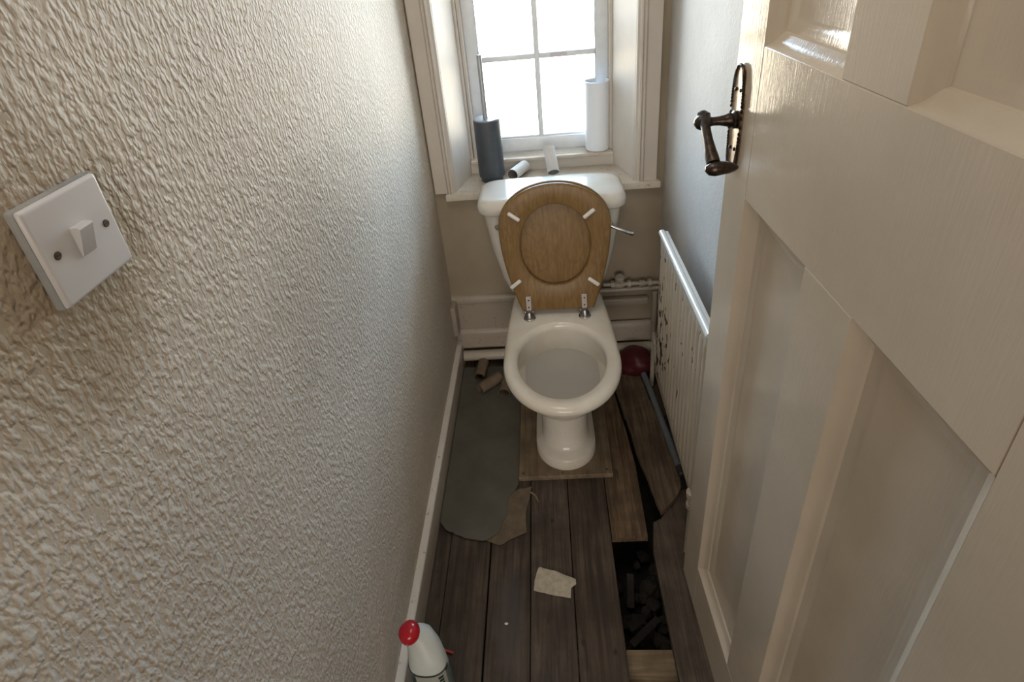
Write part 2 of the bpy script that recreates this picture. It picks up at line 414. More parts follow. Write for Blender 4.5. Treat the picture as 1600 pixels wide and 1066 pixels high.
# ---- floor: planks as one surface
bm = bmn()
col = bm.loops.layers.color.new('tint')
def plank(x0, x1, y0, y1, z=0, th=.022, poly=None):
    n0 = len(bm.faces)
    if poly: 
        A = prism(bm, poly, 'z', z-th, z)
    else:
        vs = box(bm, x0, x1, y0, y1, z-th, z, .0018, 1)
    bm.faces.ensure_lookup_table()
    t = (random.random(), random.random(), random.random(), 1)
    for f in list(bm.faces)[n0:]:
        for l in f.loops: l[col] = t
g = .0022
plank(.018, .062, YB, -.0, z=-.004); 
plank(.062+g, .181, YB, 0)
plank(.181+g*2, .299, YB, 0); plank(.299+g, .416, YB, 0, z=.001)
plank(.416+g, .535, YB, 0)
plank(0, 0, 0, 0, poly=[(.535+g, -.858), (.640, -.856), (.644, -.60), (.636, -.47), (.618, -.27), (.608, 0), (.535+g, 0)])
plank(0, 0, 0, 0, poly=[(.646, YB), (.735, YB), (.790, YB), (.800, -1.0), (.800, -.70), (.772, -.70), (.688, -.800), (.664, -.812), (.648, -.90), (.650, -1.25)])
plank(.755, W-.002, -.35, 0, z=-.03)
plank(.535+g, .643, YB, -1.42)
struct('floor', bm, M_FLOOR, smooth=True, angle=30)
# ground under the boards
bm = bmn()
nx, ny = 16, 44
grid = [[bm.verts.new((W*i/nx, YB + (0-YB)*j/ny, -.195 + .03*noise.noise(Vector((i*.6, j*.6, 3))))) for j in range(ny+1)] for i in range(nx+1)]
for i in range(nx):
    for j in range(ny): bm.faces.new((grid[i][j], grid[i+1][j], grid[i+1][j+1], grid[i][j+1]))
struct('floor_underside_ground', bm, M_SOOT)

# joists crossing under the boards
def joist(y0, y1, lab):
    bm = bmn(); box(bm, .40, .80, y0, y1, -.125, -.0235, .003); o = obj('floor_joist', bm, M_JOIST)
    tag(o, lab, 'joist')
joist(-1.205, -1.148, 'pale sawn timber joist crossing the hole in the floorboards')
# rubble in the hole
bm = bmn()
for k in range(46):
    x = random.uniform(.50, .70); y = random.uniform(-1.14, -.80); r = random.uniform(.008, .03)
    b2 = bmesh.ops.create_icosphere(bm, subdivisions=2, radius=r, matrix=Matrix.Translation((x, y, -.172 + random.uniform(0, .015))))
    for v in b2['verts']:
        v.co += Vector((noise.noise(v.co*60+Vector((k,0,0))), noise.noise(v.co*60+Vector((0,k,0))), noise.noise(v.co*60+Vector((0,0,k)))))*r*.5
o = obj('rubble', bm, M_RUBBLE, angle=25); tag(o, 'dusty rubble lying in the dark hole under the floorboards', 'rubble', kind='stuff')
# splintered slats down in the hole
for k, (a, b_, lab) in enumerate([((.560, -1.10, -.10), (.645, -1.02, -.125), 'thin dusty wooden offcut wedged low in the floor hole near the joist'), ((.575, -.985, -.135), (.585, -.90, -.11), 'thin dusty wooden offcut standing deeper in the floor hole')]):
    bm = bmn(); a, b_ = Vector(a), Vector(b_); d = (b_-a); ln = d.length; x, y, z = frame(d)
    mt = Matrix((x, y, z)).transposed().to_4x4(); mt.translation = a
    box(bm, -.010, .010, -.003, .003, 0, ln, .001, 1, mtx=mt); tag(obj('wood_offcut', bm, M_RUBBLE), lab, 'offcut')

# ---- baseboards
bm = bmn()
pr_ = [(0, 0), (.020, 0), (.020, .096), (.0185, .0995), (.015, .1010), (0, .1030)]
prism(bm, pr_, 'y', -1.78, -.012)
bmesh.ops.recalc_face_normals(bm, faces=bm.faces)
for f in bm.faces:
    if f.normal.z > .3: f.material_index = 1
# cut into segments for a worn top edge
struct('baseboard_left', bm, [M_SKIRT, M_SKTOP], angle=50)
bm = bmn()
prism(bm, [(-.0, .0), (-.012, .0), (-.012, .280), (-.017, .284), (-.017, .306), (-.010, .314), (0, .316)], 'x', 0, .60)
prism(bm, [(-.012, .072), (-.030, .072), (-.030, .138), (-.026, .152), (-.018, .160), (-.012, .160)], 'x', .020, .79)
box(bm, 0, .020, -.075, 0, .165, .300, .003)
struct('baseboard_back', bm, M_BSKIRT, angle=50)
bm = bmn(); box(bm, .55, .775, -.030, 0, .246, .274, .004)
o = obj('wooden_batten', bm, M_BSKIRT); tag(o, 'narrow beige painted batten fixed to the back wall right of the toilet', 'batten')

# ---- pipes along the back
def painted_pipe(name, pts, r, lab, mat=M_PIPE, cat='pipe'):
    bm = bmn(); tube(bm, pts, r, 16); o = obj(name, bm, mat); return tag(o, lab, cat)
painted_pipe('water_pipe', [(.024, -.052, .048), (.3, -.052, .05), (.55, -.052, .052), (.785, -.052, .054)], .0215, 'thick cream painted pipe running low along the back wall under the skirting')
painted_pipe('water_pipe', [(.50, -.034, .322), (.65, -.034, .323), (.812, -.034, .325)], .0095, 'thin cream painted pipe running level under the brass valve')
painted_pipe('water_pipe', [(.797, -.042, .31), (.797, -.042, .20), (.797, -.042, .08)], .010, 'short cream painted upright pipe in the back right corner')

# valve and fittings
t = thing('pipe_valve', (.69, -.034, .35), 'lumpy cream painted stop valve on the pipe right of the toilet', 'valve')
yv = -.040
bm = bmn(); tube(bm, [(.60, yv, .352), (.815, yv, .350)], .0075, 12); obj('pipe', bm, M_PIPE, t)
bm = bmn(); lathe(bm, [(.009, 0), (.013, .004), (.015, .012), (.015, .030), (.012, .038), (.009, .042)], (.640, yv, .351), (1, 0, 0), 12)
lathe(bm, [(.010, 0), (.010, .02), (.017, .022), (.018, .030), (.018, .040), (.014, .044)], (.661, yv-.002, .352), (0, -.25, 1), 10); obj('valve_body', bm, M_PIPE, t)
for x in (.628, .690, .768):
    bm = bmn(); lathe(bm, [(.010, 0), (.0155, .001), (.0155, .014), (.010, .016)], (x, yv, .351), (1, 0, 0), 6); obj('hex_nut', bm, M_PIPE, t, smooth=False)
bm = bmn(); lathe(bm, [(.0105, 0), (.0125, .004), (.0125, .02), (.010, .024)], (.735, yv, .351), (1, 0, 0), 12); obj('coupling', bm, M_BSKIRT, t)

# ================================================================== WINDOW
ZS = .762
def casing(name, xs, mirror=False):
    # profile from outer edge to inner edge (x, y)
    pts = [(0, 0), (0, -.018), (.043, -.018), (.046, -.026), (.050, -.030), (.054, -.026), (.056, -.020), (.060, -.026), (.066, -.024), (.069, -.016), (.073, -.014), (.076, -.008), (.076, 0)]
    bm = bmn(); P = [((xs + p[0]) if not mirror else (xs - p[0]), p[1]) for p in pts]
    prism(bm, P, 'z', ZS, 2.12); struct(name, bm, M_TRIM, angle=50)
casing('trim_1', .006); casing('trim_2', .788, True)
bm = bmn(); box(bm, .083, .711, -.018, 0, 2.03, 2.10, .003); struct('trim_3', bm, M_TRIM)

wn = thing('window_1', (.40, .14, ZS), kind='structure')
bm = bmn()
prism(bm, [(.06, 0), (.083, 0), (.122, .165), (.122, .30), (.06, .30)], 'z', ZS-.02, 2.06)
prism(bm, [(.745, 0), (.711, 0), (.661, .165), (.661, .30), (.745, .30)], 'z', ZS-.02, 2.06)
box(bm, .083, .711, 0, .30, 2.03, 2.06); obj('reveal', bm, M_TRIM, wn, smooth=False)
bm = bmn()
prism(bm, [(.044, -.034), (.800, -.034), (.800, -.001), (.745, -.001), (.745, .17), (.06, .17), (.06, -.001), (.044, -.001)], 'z', .738, ZS, .004, 2)
obj('window_sill', bm, M_SILL, wn, angle=40)
bm = bmn(); box(bm, .10, .68, .166, .30, .74, .806); obj('riser', bm, M_TRIM, wn, smooth=False)
bm = bmn(); box(bm, .123, .660, .157, .30, .800, .813, .003); obj('inner_ledge', bm, M_SILL, wn)
bm = bmn(); box(bm, .122, .144, .19, .28, .813, 2.03, .002); box(bm, .122, .132, .176, .19, .813, 2.03, .002)
box(bm, .650, .661, .19, .28, .813, 2.03, .002); box(bm, .144, .65, .19, .28, 2.005, 2.03, .002); obj('window_frame', bm, M_TRIM, wn)
bm = bmn(); 
box(bm, .144, .188, .232, .272, .815, 2.005, .003); box(bm, .606, .650, .232, .272, .815, 2.005, .003)
box(bm, .188, .606, .232, .272, .815, .866, .003); box(bm, .188, .606, .240, .268, .866, .874, .002); box(bm, .188, .606, .232, .272, 1.955, 2.005, .003)
obj('sash', bm, M_UPVC, wn)
bars = [1.162, 1.448, 1.72]
bm = bmn(); box(bm, .387, .407, .238, .268, .87, 1.957, .004); obj('glazing_bar', bm, M_UPVC, wn)
for z in bars:
    bm = bmn(); box(bm, .186, .388, .240, .267, z-.010, z+.010, .004); box(bm, .406, .608, .240, .267, z-.010, z+.010, .004); o = obj('glazing_bar', bm, M_UPVC, wn)
zz = [.87, 1.162, 1.448, 1.72, 1.957]
for i in range(4):
    for (xa, xb) in ((.186, .39), (.404, .608)):
        bm = bmn(); box(bm, xa, xb, .2515, .2545, zz[i], zz[i+1]); obj('pane', bm, M_GLASS, wn, smooth=False)
bm = bmn(); box(bm, .445, .505, .2385, .2395, 1.154, 1.170); obj('sticker', bm, M_CLEAR, wn)

# ================================================================== DOOR
DX, DY, DTH = .716, -.963, .0365
sv = Vector((math.sin(DTH), -math.cos(DTH), 0)); nv = Vector((-math.cos(DTH), -math.sin(DTH), 0))
def DP(s, z, d): p = Vector((DX, DY, 0)) + sv*s + nv*d; return Vector((p.x, p.y, z))
DM = Matrix((sv, nv, Vector((0,0,1)))).transposed().to_4x4(); DM.translation = Vector((DX, DY, 0))
dw, dh, dt = .742, 1.985, .036
s1, s2, s3, s4 = .097, .309, .425, .637
zb, za, zu, zt = .169, 1.145, 1.378, 1.86
door = thing('door_1', DP(dw, 0.01, -dt), kind='structure')
bm = bmn()
bv = .0012
for (a, b_, c, d) in [(0, s1, .01, dh), (s4, dw, .01, dh), (s2, s3, zb-.0, za), (s2, s3, zu, zt), (s1, s4, .01, zb), (s1, s4, za, zu), (s1, s4, zt, dh)]:
    box(bm, a, b_, -dt, 0, c, d, bv, 1, mtx=DM)
obj('door_frame', bm, M_DOOR, door, angle=30)
prof = [(0, -.001), (.0015, -.003), (.005, -.0085), (.012, -.0125), (.019, -.0155), (.021, -.019), (.029, -.0205), (.035, -.0235), (.041, -.0245)]
for (a, b_) in ((s1, s2), (s3, s4)):
    for (c, d) in ((zb, za), (zu, zt)):
        bm = bmn()
        rings = [[DP(a+i, c+i, dd), DP(b_-i, c+i, dd), DP(b_-i, d-i, dd), DP(a+i, d-i, dd)] for i, dd in prof]
        rings = [[DP(a, c, -dt+.008), DP(b_, c, -dt+.008), DP(b_, d, -dt+.008), DP(a, d, -dt+.008)]] + rings
        loft(bm, rings, True, True)
        obj('door_panel', bm, M_DOOR, door, angle=30)
# lever handle on its back plate
hs, hz = .030, 1.256
hp = bpy.data.objects.new('door_handle', None); C.objects.link(hp); hp.parent = door; ORG[hp.name] = DP(hs, hz, 0); hp.location = DP(hs, hz, 0) - ORG[door.name]
bm = bmn()
def oval(hw, hh, d, n=40):
    r = []
    for i in range(n):
        t = 2*PI*i/n; c, s = math.cos(t), math.sin(t)
        x = hw*(abs(c)**.8)*(1 if c >= 0 else -1); zc = hh*(abs(s)**.62)*(1 if s >= 0 else -1)
        r.append(DP(hs+x, hz+zc, d))
    return r
loft(bm, [oval(.023, .085, 0.0), oval(.023, .085, .003), oval(.021, .083, .0045), oval(.019, .081, .0038)], True, True)
obj('back_plate', bm, M_PLATE, hp, angle=40)
bm = bmn(); rim = oval(.0225, .0845, .0042, 110)
for i in range(110):
    p = (rim[i] + rim[(i+1) % 110])/2; q = (rim[(i+1) % 110] - rim[i]).normalized()
    x, y, z = frame((q + nv*.5)); mt = Matrix((x, y, z)).transposed().to_4x4() @ Matrix.Diagonal((.0027, .0027, .0042, 1)); mt.translation = p
    bmesh.ops.create_icosphere(bm, subdivisions=1, radius=1, matrix=mt)
obj('rope_edge', bm, M_BRONZE, hp)
for (ds, dz) in ((-.010, .046), (.010, .048), (-.009, -.048), (.009, -.046)):
    bm = bmn(); lathe(bm, [(.0032, 0), (.0032, .001), (.002, .002), (.0003, .0023)], DP(hs+ds, hz+dz, .0042), nv, 12); obj('screw', bm, M_BRONZE, hp)
bm = bmn()
lathe(bm, [(.014, 0), (.0145, .004), (.011, .007), (.012, .010), (.0095, .016), (.0075, .026), (.0070, .036), (.0085, .044), (.011, .050), (.0125, .056), (.010, .062), (.004, .066)], DP(hs, hz, .003), nv, 20)
k0 = DP(hs+.000, hz+.003, .052)
def LP(s, z, d): return DP(hs+s, hz+z, d)
tube(bm, arc(LP(-.004, .006, .053), LP(.030, .000, .060), LP(.075, -.030, .062), 10) + [LP(.088, -.038, .062)], [.0105, .0095, .0082, .0076, .0073, .0072, .0072, .0074, .0080, .0088, .0100, .0105], 16)
tube(bm, [LP(.094, -.042, .076), LP(.095, -.043, .070), LP(.095, -.043, .062), LP(.094, -.043, .052), LP(.092, -.044, .042), LP(.090, -.045, .032), LP(.089, -.046, .026)], [.004, .0095, .0115, .0105, .0095, .0065, .003], 14)
tube(bm, [LP(-.012, .012, .060), LP(-.008, .010, .056), LP(-.002, .006, .052)], [.004, .009, .011], 12)
obj('lever', bm, M_BRONZE, hp, angle=45)

# ================================================================== TOILET
TX = .4215
t = thing('toilet', (TX, -.35, .018), 'white ceramic close-coupled toilet with its wooden seat raised', 'toilet')
def dshape(hw, yf, yc, yb, hb, z, cx=TX, nf=32, ns=8, nb=6, pf=1.0, w=.0):
    """closed outline: front half ellipse yf..yc, sides easing to a flat back of half width hb at yb"""
    r = []
    for i in range(nf+1):
        a = PI*i/nf
        r.append(Vector((cx - hw*math.cos(a), yc + (yf-yc)*math.sin(a)**pf, z)))
    for i in range(1, ns+1):
        u = i/ns; e = u**1.7
        r.append(Vector((cx + hw + (hb-hw)*e, yc + (yb-yc)*u, z)))
    for i in range(1, nb):
        u = i/nb; r.append(Vector((cx + hb - 2*hb*u, yb, z)))
    for i in range(ns, 0, -1):
        u = i/ns; e = u**1.7
        r.append(Vector((cx - hw - (hb-hw)*e, yc + (yb-yc)*u, z)))
    return r
def ell(hw, y0, y1, z, n=None, cx=TX):
    """egg opening matching dshape's vertex count"""
    return dshape(hw, y0, (y0+y1)/2, y1, hw*.0+.001, z, cx)
def egg(hw, yf, yb, z, yc=None, cx=TX):
    pts = dshape(1, 1, 0, 0, 1, 0)
    n = len(pts); nf, ns, nb = 32, 8, 6
    yc = (yf*.45+yb*.55) if yc is None else yc
    r = []
    for i in range(nf+1):
        a = PI*i/nf; r.append(Vector((cx - hw*math.cos(a), yc + (yf-yc)*math.sin(a), z)))
    rest = n - (nf+1)
    for i in range(1, rest+1):
        a = PI*i/(rest+1); r.append(Vector((cx + hw*math.cos(a), yc + (yb-yc)*math.sin(a), z)))
    return r
bm = bmn()
Z0 = .018
outer = [
 dshape(.100, -.628, -.52, -.10, .080, Z0), dshape(.101, -.630, -.52, -.10, .082, Z0+.006), dshape(.099, -.627, -.52, -.10, .082, Z0+.036),
 dshape(.097, -.624, -.52, -.10, .080, Z0+.040), dshape(.081, -.598, -.51, -.10, .077, Z0+.045), dshape(.077, -.588, -.50, -.10, .075, Z0+.054), dshape(.076, -.580, -.50, -.10, .073, .12),
 dshape(.078, -.578, -.49, -.10, .08, .20), dshape(.086, -.592, -.49, -.09, .09, .25), dshape(.112, -.630, -.50, -.07, .11, .295),
 dshape(.145, -.685, -.51, -.05, .13, .335), dshape(.166, -.722, -.52, -.04, .135, .358), dshape(.177, -.744, -.525, -.04, .138, .370),
 dshape(.181, -.754, -.525, -.04, .140, .380), dshape(.1815, -.755, -.525, -.04, .140, .389), dshape(.180, -.753, -.525, -.04, .139, .3965), dshape(.177, -.749, -.525, -.04, .136, .4015),
 dshape(.171, -.741, -.525, -.045, .132, .4060), dshape(.162, -.730, -.525, -.05, .126, .4080)]
inner = [egg(.152, -.717, -.338, .4072), egg(.145, -.709, -.344, .4040), egg(.140, -.703, -.349, .3985), egg(.1375, -.700, -.352, .391), egg(.1365, -.699, -.353, .382), egg(.140, -.703, -.350, .370),
 egg(.141, -.702, -.349, .345), egg(.136, -.690, -.352, .310), egg(.121, -.665, -.358, .275), egg(.100, -.62, -.37, .235), egg(.065, -.55, -.39, .20), egg(.03, -.50, -.42, .185)]
loft(bm, outer + inner, True, True)
pan = obj('pan', bm, M_CER, t, angle=60)
bm = bmn(); loft(bm, [egg(.1335, -.686, -.3525, .302), egg(.1345, -.6875, -.352, .3035)], True, True); obj('water', bm, M_WATER, pan, smooth=False)

# cistern
def rrect(x0, x1, y0, y1, r, z, n=6):
    pts = []
    for (cx, cy, a0) in ((x1-r, y1-r, 0), (x0+r, y1-r, PI/2), (x0+r, y0+r, PI), (x1-r, y0+r, 3*PI/2)):
        for i in range(n+1):
            a = a0 + PI/2*i/n; pts.append(Vector((cx + r*math.cos(a), cy + r*math.sin(a), z)))
    return pts
bm = bmn()
CXc = .417
loft(bm, [rrect(CXc-.150, CXc+.150, -.165, -.02, .035, .408), rrect(CXc-.168, CXc+.168, -.176, -.015, .04, .425), rrect(CXc-.188, CXc+.188, -.185, -.012, .045, .48),
          rrect(CXc-.212, CXc+.212, -.195, -.008, .045, .60), rrect(CXc-.232, CXc+.232, -.205, -.006, .045, .76)], True, True)
cis = obj('cistern', bm, M_CER2, t, angle=50)
bm = bmn()
def lid(e, z, yb=-.002): return rrect(CXc-.246+e, CXc+.246-e, -.222+e, yb - min(e, .02), .055-min(e, .03), z, 8)
loft(bm, [lid(.014, .752), lid(.004, .752), lid(.0, .757), lid(.0, .776), lid(.004, .788), lid(.012, .796), lid(.025, .8005), lid(.05, .802), lid(.09, .803)], True, True)
obj('cistern_lid', bm, M_CER2, t, angle=60)
# flush lever and plug
fl = bpy.data.objects.new('flush_lever', None); C.objects.link(fl); fl.parent = t; ORG[fl.name] = Vector((.602, -.20, .693)); fl.location = ORG[fl.name] - ORG[t.name]
bm = bmn(); lathe(bm, [(.0115, 0), (.0130, .003), (.012, .011), (.007, .015)], (.604, -.199, .694), (0, -1, .05), 20); obj('boss', bm, M_CHROME, fl)
bm = bmn(); tube(bm, [(.604, -.212, .692), (.622, -.218, .684), (.645, -.220, .674), (.668, -.220, .664), (.679, -.220, .660), (.683, -.220, .658)], [.006, .0055, .0058, .0075, .008, .004], 12); obj('lever_arm', bm, M_CHROME, fl)
bm = bmn(); lathe(bm, [(.010, 0), (.011, .002), (.009, .007), (.004, .009)], (.235, -.198, .704), (0, -1, .05), 20); obj('plug', bm, M_PLUG, t)

# seat ring and lid, raised and leaning on the cistern
SB, ST = Vector((0, -.308, .432)), Vector((0, -.252, .868))
sup = (ST-SB).normalized(); sn = Vector((0, -sup.z, sup.y)); SL = (ST-SB).length   # sn faces the viewer
def SP(x, h, d): return Vector((TX-.0005+x+.006*h, 0, 0)) + SB + sup*h + sn*d
def seat_out(e, d, n=60, L0=None):
    """outline of the seat in seat plane, inset e"""
    r = []
    hc = .300; hw = .180-e
    top = (L0 or SL) - e
    for i in range(n+1):                        # upper rounded end, right to left
        a = PI*i/n; r.append(SP(hw*math.cos(a), hc + (top-hc)*math.sin(a), d))
    m_ = 14
    hb = .121-e*.8
    for i in range(1, m_+1):
        u = i/m_; w_ = hb + (hw-hb)*math.cos(u*PI/2)**.95
        r.append(SP(-w_, hc - (hc-e)*u, d))
    for i in range(1, 6): r.append(SP(-hb + 2*hb*i/6, e - .004*math.sin(PI*i/6)*0, d))
    for i in range(m_, 0, -1):
        u = i/m_; w_ = hb + (hw-hb)*math.cos(u*PI/2)**.95
        r.append(SP(w_, hc - (hc-e)*u, d))
    return r
NS = len(seat_out(0, 0))
def seat_in(e, d):
    """hole outline, vertex-matched by angle"""
    cx, ch, hw, hh = 0, .232, .114-e, .140-e
    r = []
    for p in seat_out(0, 0):
        q = p - SP(cx, ch, 0); a = math.atan2(q.dot(sup), q.x)
        ca, sa = math.cos(a), math.sin(a)
        k = 1/((abs(ca)/hw)**2.1 + (abs(sa)/hh)**2.1)**(1/2.1)
        r.append(SP(cx+k*ca, ch+k*sa, d))
    return r
bm = bmn()
R = loft(bm, [seat_in(0, -.0155), seat_in(-.0015, -.019), seat_out(.010, -.0195), seat_out(.003, -.017), seat_out(0, -.011), seat_out(0, -.006), seat_out(.003, -.0015), seat_out(.007, 0), seat_in(-.004, 0), seat_in(-.001, -.002), seat_in(0, -.005)], False, False)
a, b_ = R[-1], R[0]
for i in range(NS): bm.faces.new((a[i], a[(i+1) % NS], b_[(i+1) % NS], b_[i]))
ring = obj('toilet_seat', bm, M_OAK, t, angle=50)
bm = bmn()
loft(bm, [seat_out(.008, -.023, L0=SL+.004), seat_out(.001, -.0245, L0=SL+.004), seat_out(-.001, -.030, L0=SL+.004), seat_out(.002, -.036, L0=SL+.004), seat_out(.010, -.040, L0=SL+.004), seat_out(.05, -.042, L0=SL+.004)], True, True)
lidp = obj('toilet_lid', bm, M_OAK, t, angle=50)
bump_pos = [(-.1275, .340, -38), (.110, .336, 38), (-.137, .105, 38), (.121, .100, -38)]
for (x, h, ang) in bump_pos:
    bm = bmn()
    mt = Matrix((Vector((1, 0, 0)), sup, sn)).transposed().to_4x4() @ Matrix.Rotation(math.radians(ang), 4, 'Z'); mt.translation = SP(x, h, .0035)
    box(bm, -.0225, .0225, -.0068, .0068, -.0035, .0050, .0048, 3, mtx=mt)
    obj('bumper', bm, M_BUMP, ring, angle=70)
for x in (-.0985, .0885):
    h = bpy.data.objects.new('hinge', None); C.objects.link(h); h.parent = t
    base = SP(x, 0, .0); ORG[h.name] = Vector((base.x, -.312, .408)); h.location = ORG[h.name] - ORG[t.name]
    bm = bmn()
    mt = Matrix((Vector((1, 0, 0)), sup, sn)).transposed().to_4x4(); mt.translation = SP(x, .026, .0015)
    box(bm, -.0085, .0085, -.034, .030, -.001, .0014, .0006, 1, mtx=mt); obj('strap', bm, M_STRAP, h)
    for hh in (.012, .038):
        bm = bmn(); lathe(bm, [(.0028, 0), (.0028, .0009), (.0010, .0012)], SP(x, hh+.004, .0026), sn, 12); obj('screw_hole', bm, M_BLACKHOLE, h)
    bm = bmn(); bx_, by_ = base.x, -.316
    lathe(bm, [(.0205, 0), (.0205, .0025), (.018, .005)], (bx_, by_, .4085), n=28); obj('washer', bm, M_CHROME, h)
    bm = bmn(); lathe(bm, [(.0175, 0), (.0165, .006), (.0125, .016), (.010, .022), (.004, .024)], (bx_, by_, .4135), n=24); obj('bolt_cap', bm, M_CHROME_D, h)
    bm = bmn(); tube(bm, [(bx_-.014, by_+.008, .428), (bx_+.014, by_+.008, .428)], .006, 12); obj('pivot', bm, M_CHROME_D, h)

# ================================================================== SILL ITEMS
bt = thing('toilet_brush', (.207, .087, ZS), 'dark charcoal toilet brush holder with grey upright handle on the left of the sill', 'toilet brush')
bm = bmn(); lathe(bm, [(.038, 0), (.040, .002), (.041, .014), (.0425, .016), (.047, .020), (.0475, .030), (.0475, .224), (.0465, .228), (.044, .229)], (.207, .087, ZS), n=40); obj('holder', bm, M_CHAR, bt)
bm = bmn(); lathe(bm, [(.0455, 0), (.0455, .003), (.0435, .0045)], (.207, .087, ZS+.2285), n=40); obj('lid', bm, M_GREY, bt)
bm = bmn(); lathe(bm, [(.0095, 0), (.0085, .006), (.0085, .212), (.0075, .215)], (.204, .087, ZS+.232), n=20); obj('handle', bm, M_GREY, bt)

wp = thing('plastic_container', (.607, .232, .813), 'tall white plastic cylinder standing on the inner ledge in the window right corner', 'container')
bm = bmn(); lathe(bm, [(.040, 0), (.0445, .003), (.0455, .02), (.0455, .252), (.0450, .254), (.0425, .254), (.0420, .25), (.0420, .01), (.04, .006)], (.606, .205, .8135), n=44); obj('body', bm, M_WHITEP, wp)

def roll_tube(c, d, mats, lab, grp, L_=.100, r=.0215, squash=1):
    bm = bmn(); d = Vector(d).normalized(); c = Vector(c) - d*L_/2
    x, y, _ = frame(d)
    n = 32
    def ring(rr, h, wob=0):
        return [c + d*h + x*(math.cos(2*PI*i/n)*rr) + y*(math.sin(2*PI*i/n)*rr*squash) for i in range(n)]
    R = loft(bm, [ring(r, 0), ring(r, .001), ring(r, L_*.5), ring(r, L_-.001), ring(r, L_), ring(r-.0011, L_), ring(r-.0013, L_-.001), ring(r-.0013, .001), ring(r-.0011, 0)], False, False)
    for i in range(n): bm.faces.new((R[-1][i], R[-1][(i+1) % n], R[0][(i+1) % n], R[0][i]))
    bm.faces.ensure_lookup_table()
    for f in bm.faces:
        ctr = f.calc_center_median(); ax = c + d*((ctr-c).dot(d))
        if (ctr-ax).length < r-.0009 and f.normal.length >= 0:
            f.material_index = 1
    o = obj('cardboard_tube', bm, mats); tag(o, lab, 'cardboard tube', grp); return o
roll_tube((.306, .108, ZS+.0222), (.50, 1, 0), [M_CARDW, M_CARDIN], 'empty pale toilet roll tube lying slanted on the sill beside the dark brush holder', 'empty roll tubes on the sill')
roll_tube((.428, .108, ZS+.053), (-.10, .62, .62), [M_CARDW, M_CARDIN], 'empty white toilet roll tube leaning against the ledge in the middle of the sill', 'empty roll tubes on the sill')
zf = .0055+.0217
roll_tube((.100, -.120, zf), (.10, 1, 0), [M_CARDB, M_CARDBIN], 'brown empty roll tube on the lino pointing at the back wall, nearest the skirting', 'empty roll tubes on the floor')
roll_tube((.139, -.200, zf), (.82, .72, 0), [M_CARDB, M_CARDBIN], 'brown empty roll tube lying diagonally on the lino, middle of the three', 'empty roll tubes on the floor')
roll_tube((.205, -.215, zf), (.14, 1, 0), [M_CARDB, M_CARDBIN], 'brown empty roll tube on the lino, half hidden behind the toilet pan rim', 'empty roll tubes on the floor')

# ================================================================== RADIATOR
ra = thing('radiator', (.735, -.66, .25), 'cream steel wall radiator with rusty chipped ribs on the right wall', 'radiator')
y0, y1 = -.925, -.405
RX = .728
tilt = Matrix.Translation((.735, -.665, .5)) @ Matrix.Rotation(math.radians(-1.3), 4, 'X') @ Matrix.Translation((-.735, .665, -.5))
bm = bmn()
n = 260; pts = []
for i in range(n+1):
    y = y0 + (y1-y0)*i/n; ph = ((y-y0)/.0335) % 1.0
    w_ = .5 - .5*math.cos(2*PI*ph); w_ = w_**.55
    edge = min(1, (y-y0)/.012, (y1-y)/.012)
    pts.append((y, w_*max(edge, 0)))
levels = [(.232, 0, .010), (.236, 0, 0), (.262, 0, 0), (.280, 1, 0), (.50, 1, 0), (.715, 1, 0), (.733, 0, 0), (.752, 0, 0)]
rings = []
for z, a, off in levels:
    rings.append([Vector((RX + off + .0065*(1-w_)*a + (.003 if a == 0 else 0), y, z)) for y, w_ in pts] + [Vector((RX+.017, y1, z)), Vector((RX+.017, y0, z))])
loft(bm, rings, True, True)
bmesh.ops.transform(bm, matrix=tilt, verts=bm.verts)
obj('panel', bm, M_RAD, ra, angle=40)
bm = bmn(); tube(bm, [(RX+.007, y0-.004, .757), (RX+.007, y0, .757), (RX+.007, y1, .757), (RX+.007, y1+.004, .757)], [.004, .0098, .0098, .004], 14)
box(bm, RX+.003, RX+.024, y0+.002, y1-.002, .750, .763, .003)
bmesh.ops.transform(bm, matrix=tilt, verts=bm.verts); obj('top_rail', bm, M_RADT, ra)
bm = bmn(); box(bm, RX+.0175, W-.0005, -.80, -.77, .45, .55); obj('bracket', bm, M_RADT, ra)
bm = bmn(); box(bm, RX+.0175, W-.0005, -.56, -.53, .45, .55); obj('bracket', bm, M_RADT, ra)
bm = bmn(); tube(bm, [(.742, -.400, .262), (.744, -.36, .262), (.752, -.30, .258)] + arc((.760, -.24, .252), (.768, -.200, .248), (.768, -.198, .20), 5) + [(.768, -.198, .10), (.768, -.198, -.02)], .0085, 12)
lathe(bm, [(.009, 0), (.014, .002), (.014, .020), (.009, .024)], (.768, -.198, .165), n=6); obj('feed_pipe', bm, M_PIPE, ra)
bm = bmn(); lathe(bm, [(.010, 0), (.014, .002), (.014, .016), (.012, .018), (.012, .040), (.015, .042), (.016, .060), (.010, .066)], (.738, -.905, .190), n=14)
tube(bm, [(.738, -.905, .225), (.738, -.925, .225), (.738, -.94, .225)], .010, 12); tube(bm, [(.738, -.905, .19), (.738, -.905, .10), (.738, -.905, .0)], .0075, 12)
obj('valve', bm, M_PIPE, ra)

# ================================================================== FLOOR THINGS
# toilet plinth board
bm = bmn(); prism(bm, [(.262, -.652), (.566, -.646), (.574, -.06), (.262, -.06)], 'z', .0012, .0175, .002)
pl = obj('plinth_board', bm, M_PLY); tag(pl, 'square of pale wood board screwed down under the toilet', 'board')
for (x, y) in ((.277, -.635), (.405, -.636), (.548, -.628)):
    bm = bmn(); lathe(bm, [(.0042, 0), (.0042, .0006), (.002, .0008)], (x, y, .0172), n=12); obj('screw', bm, M_SCREW, pl)

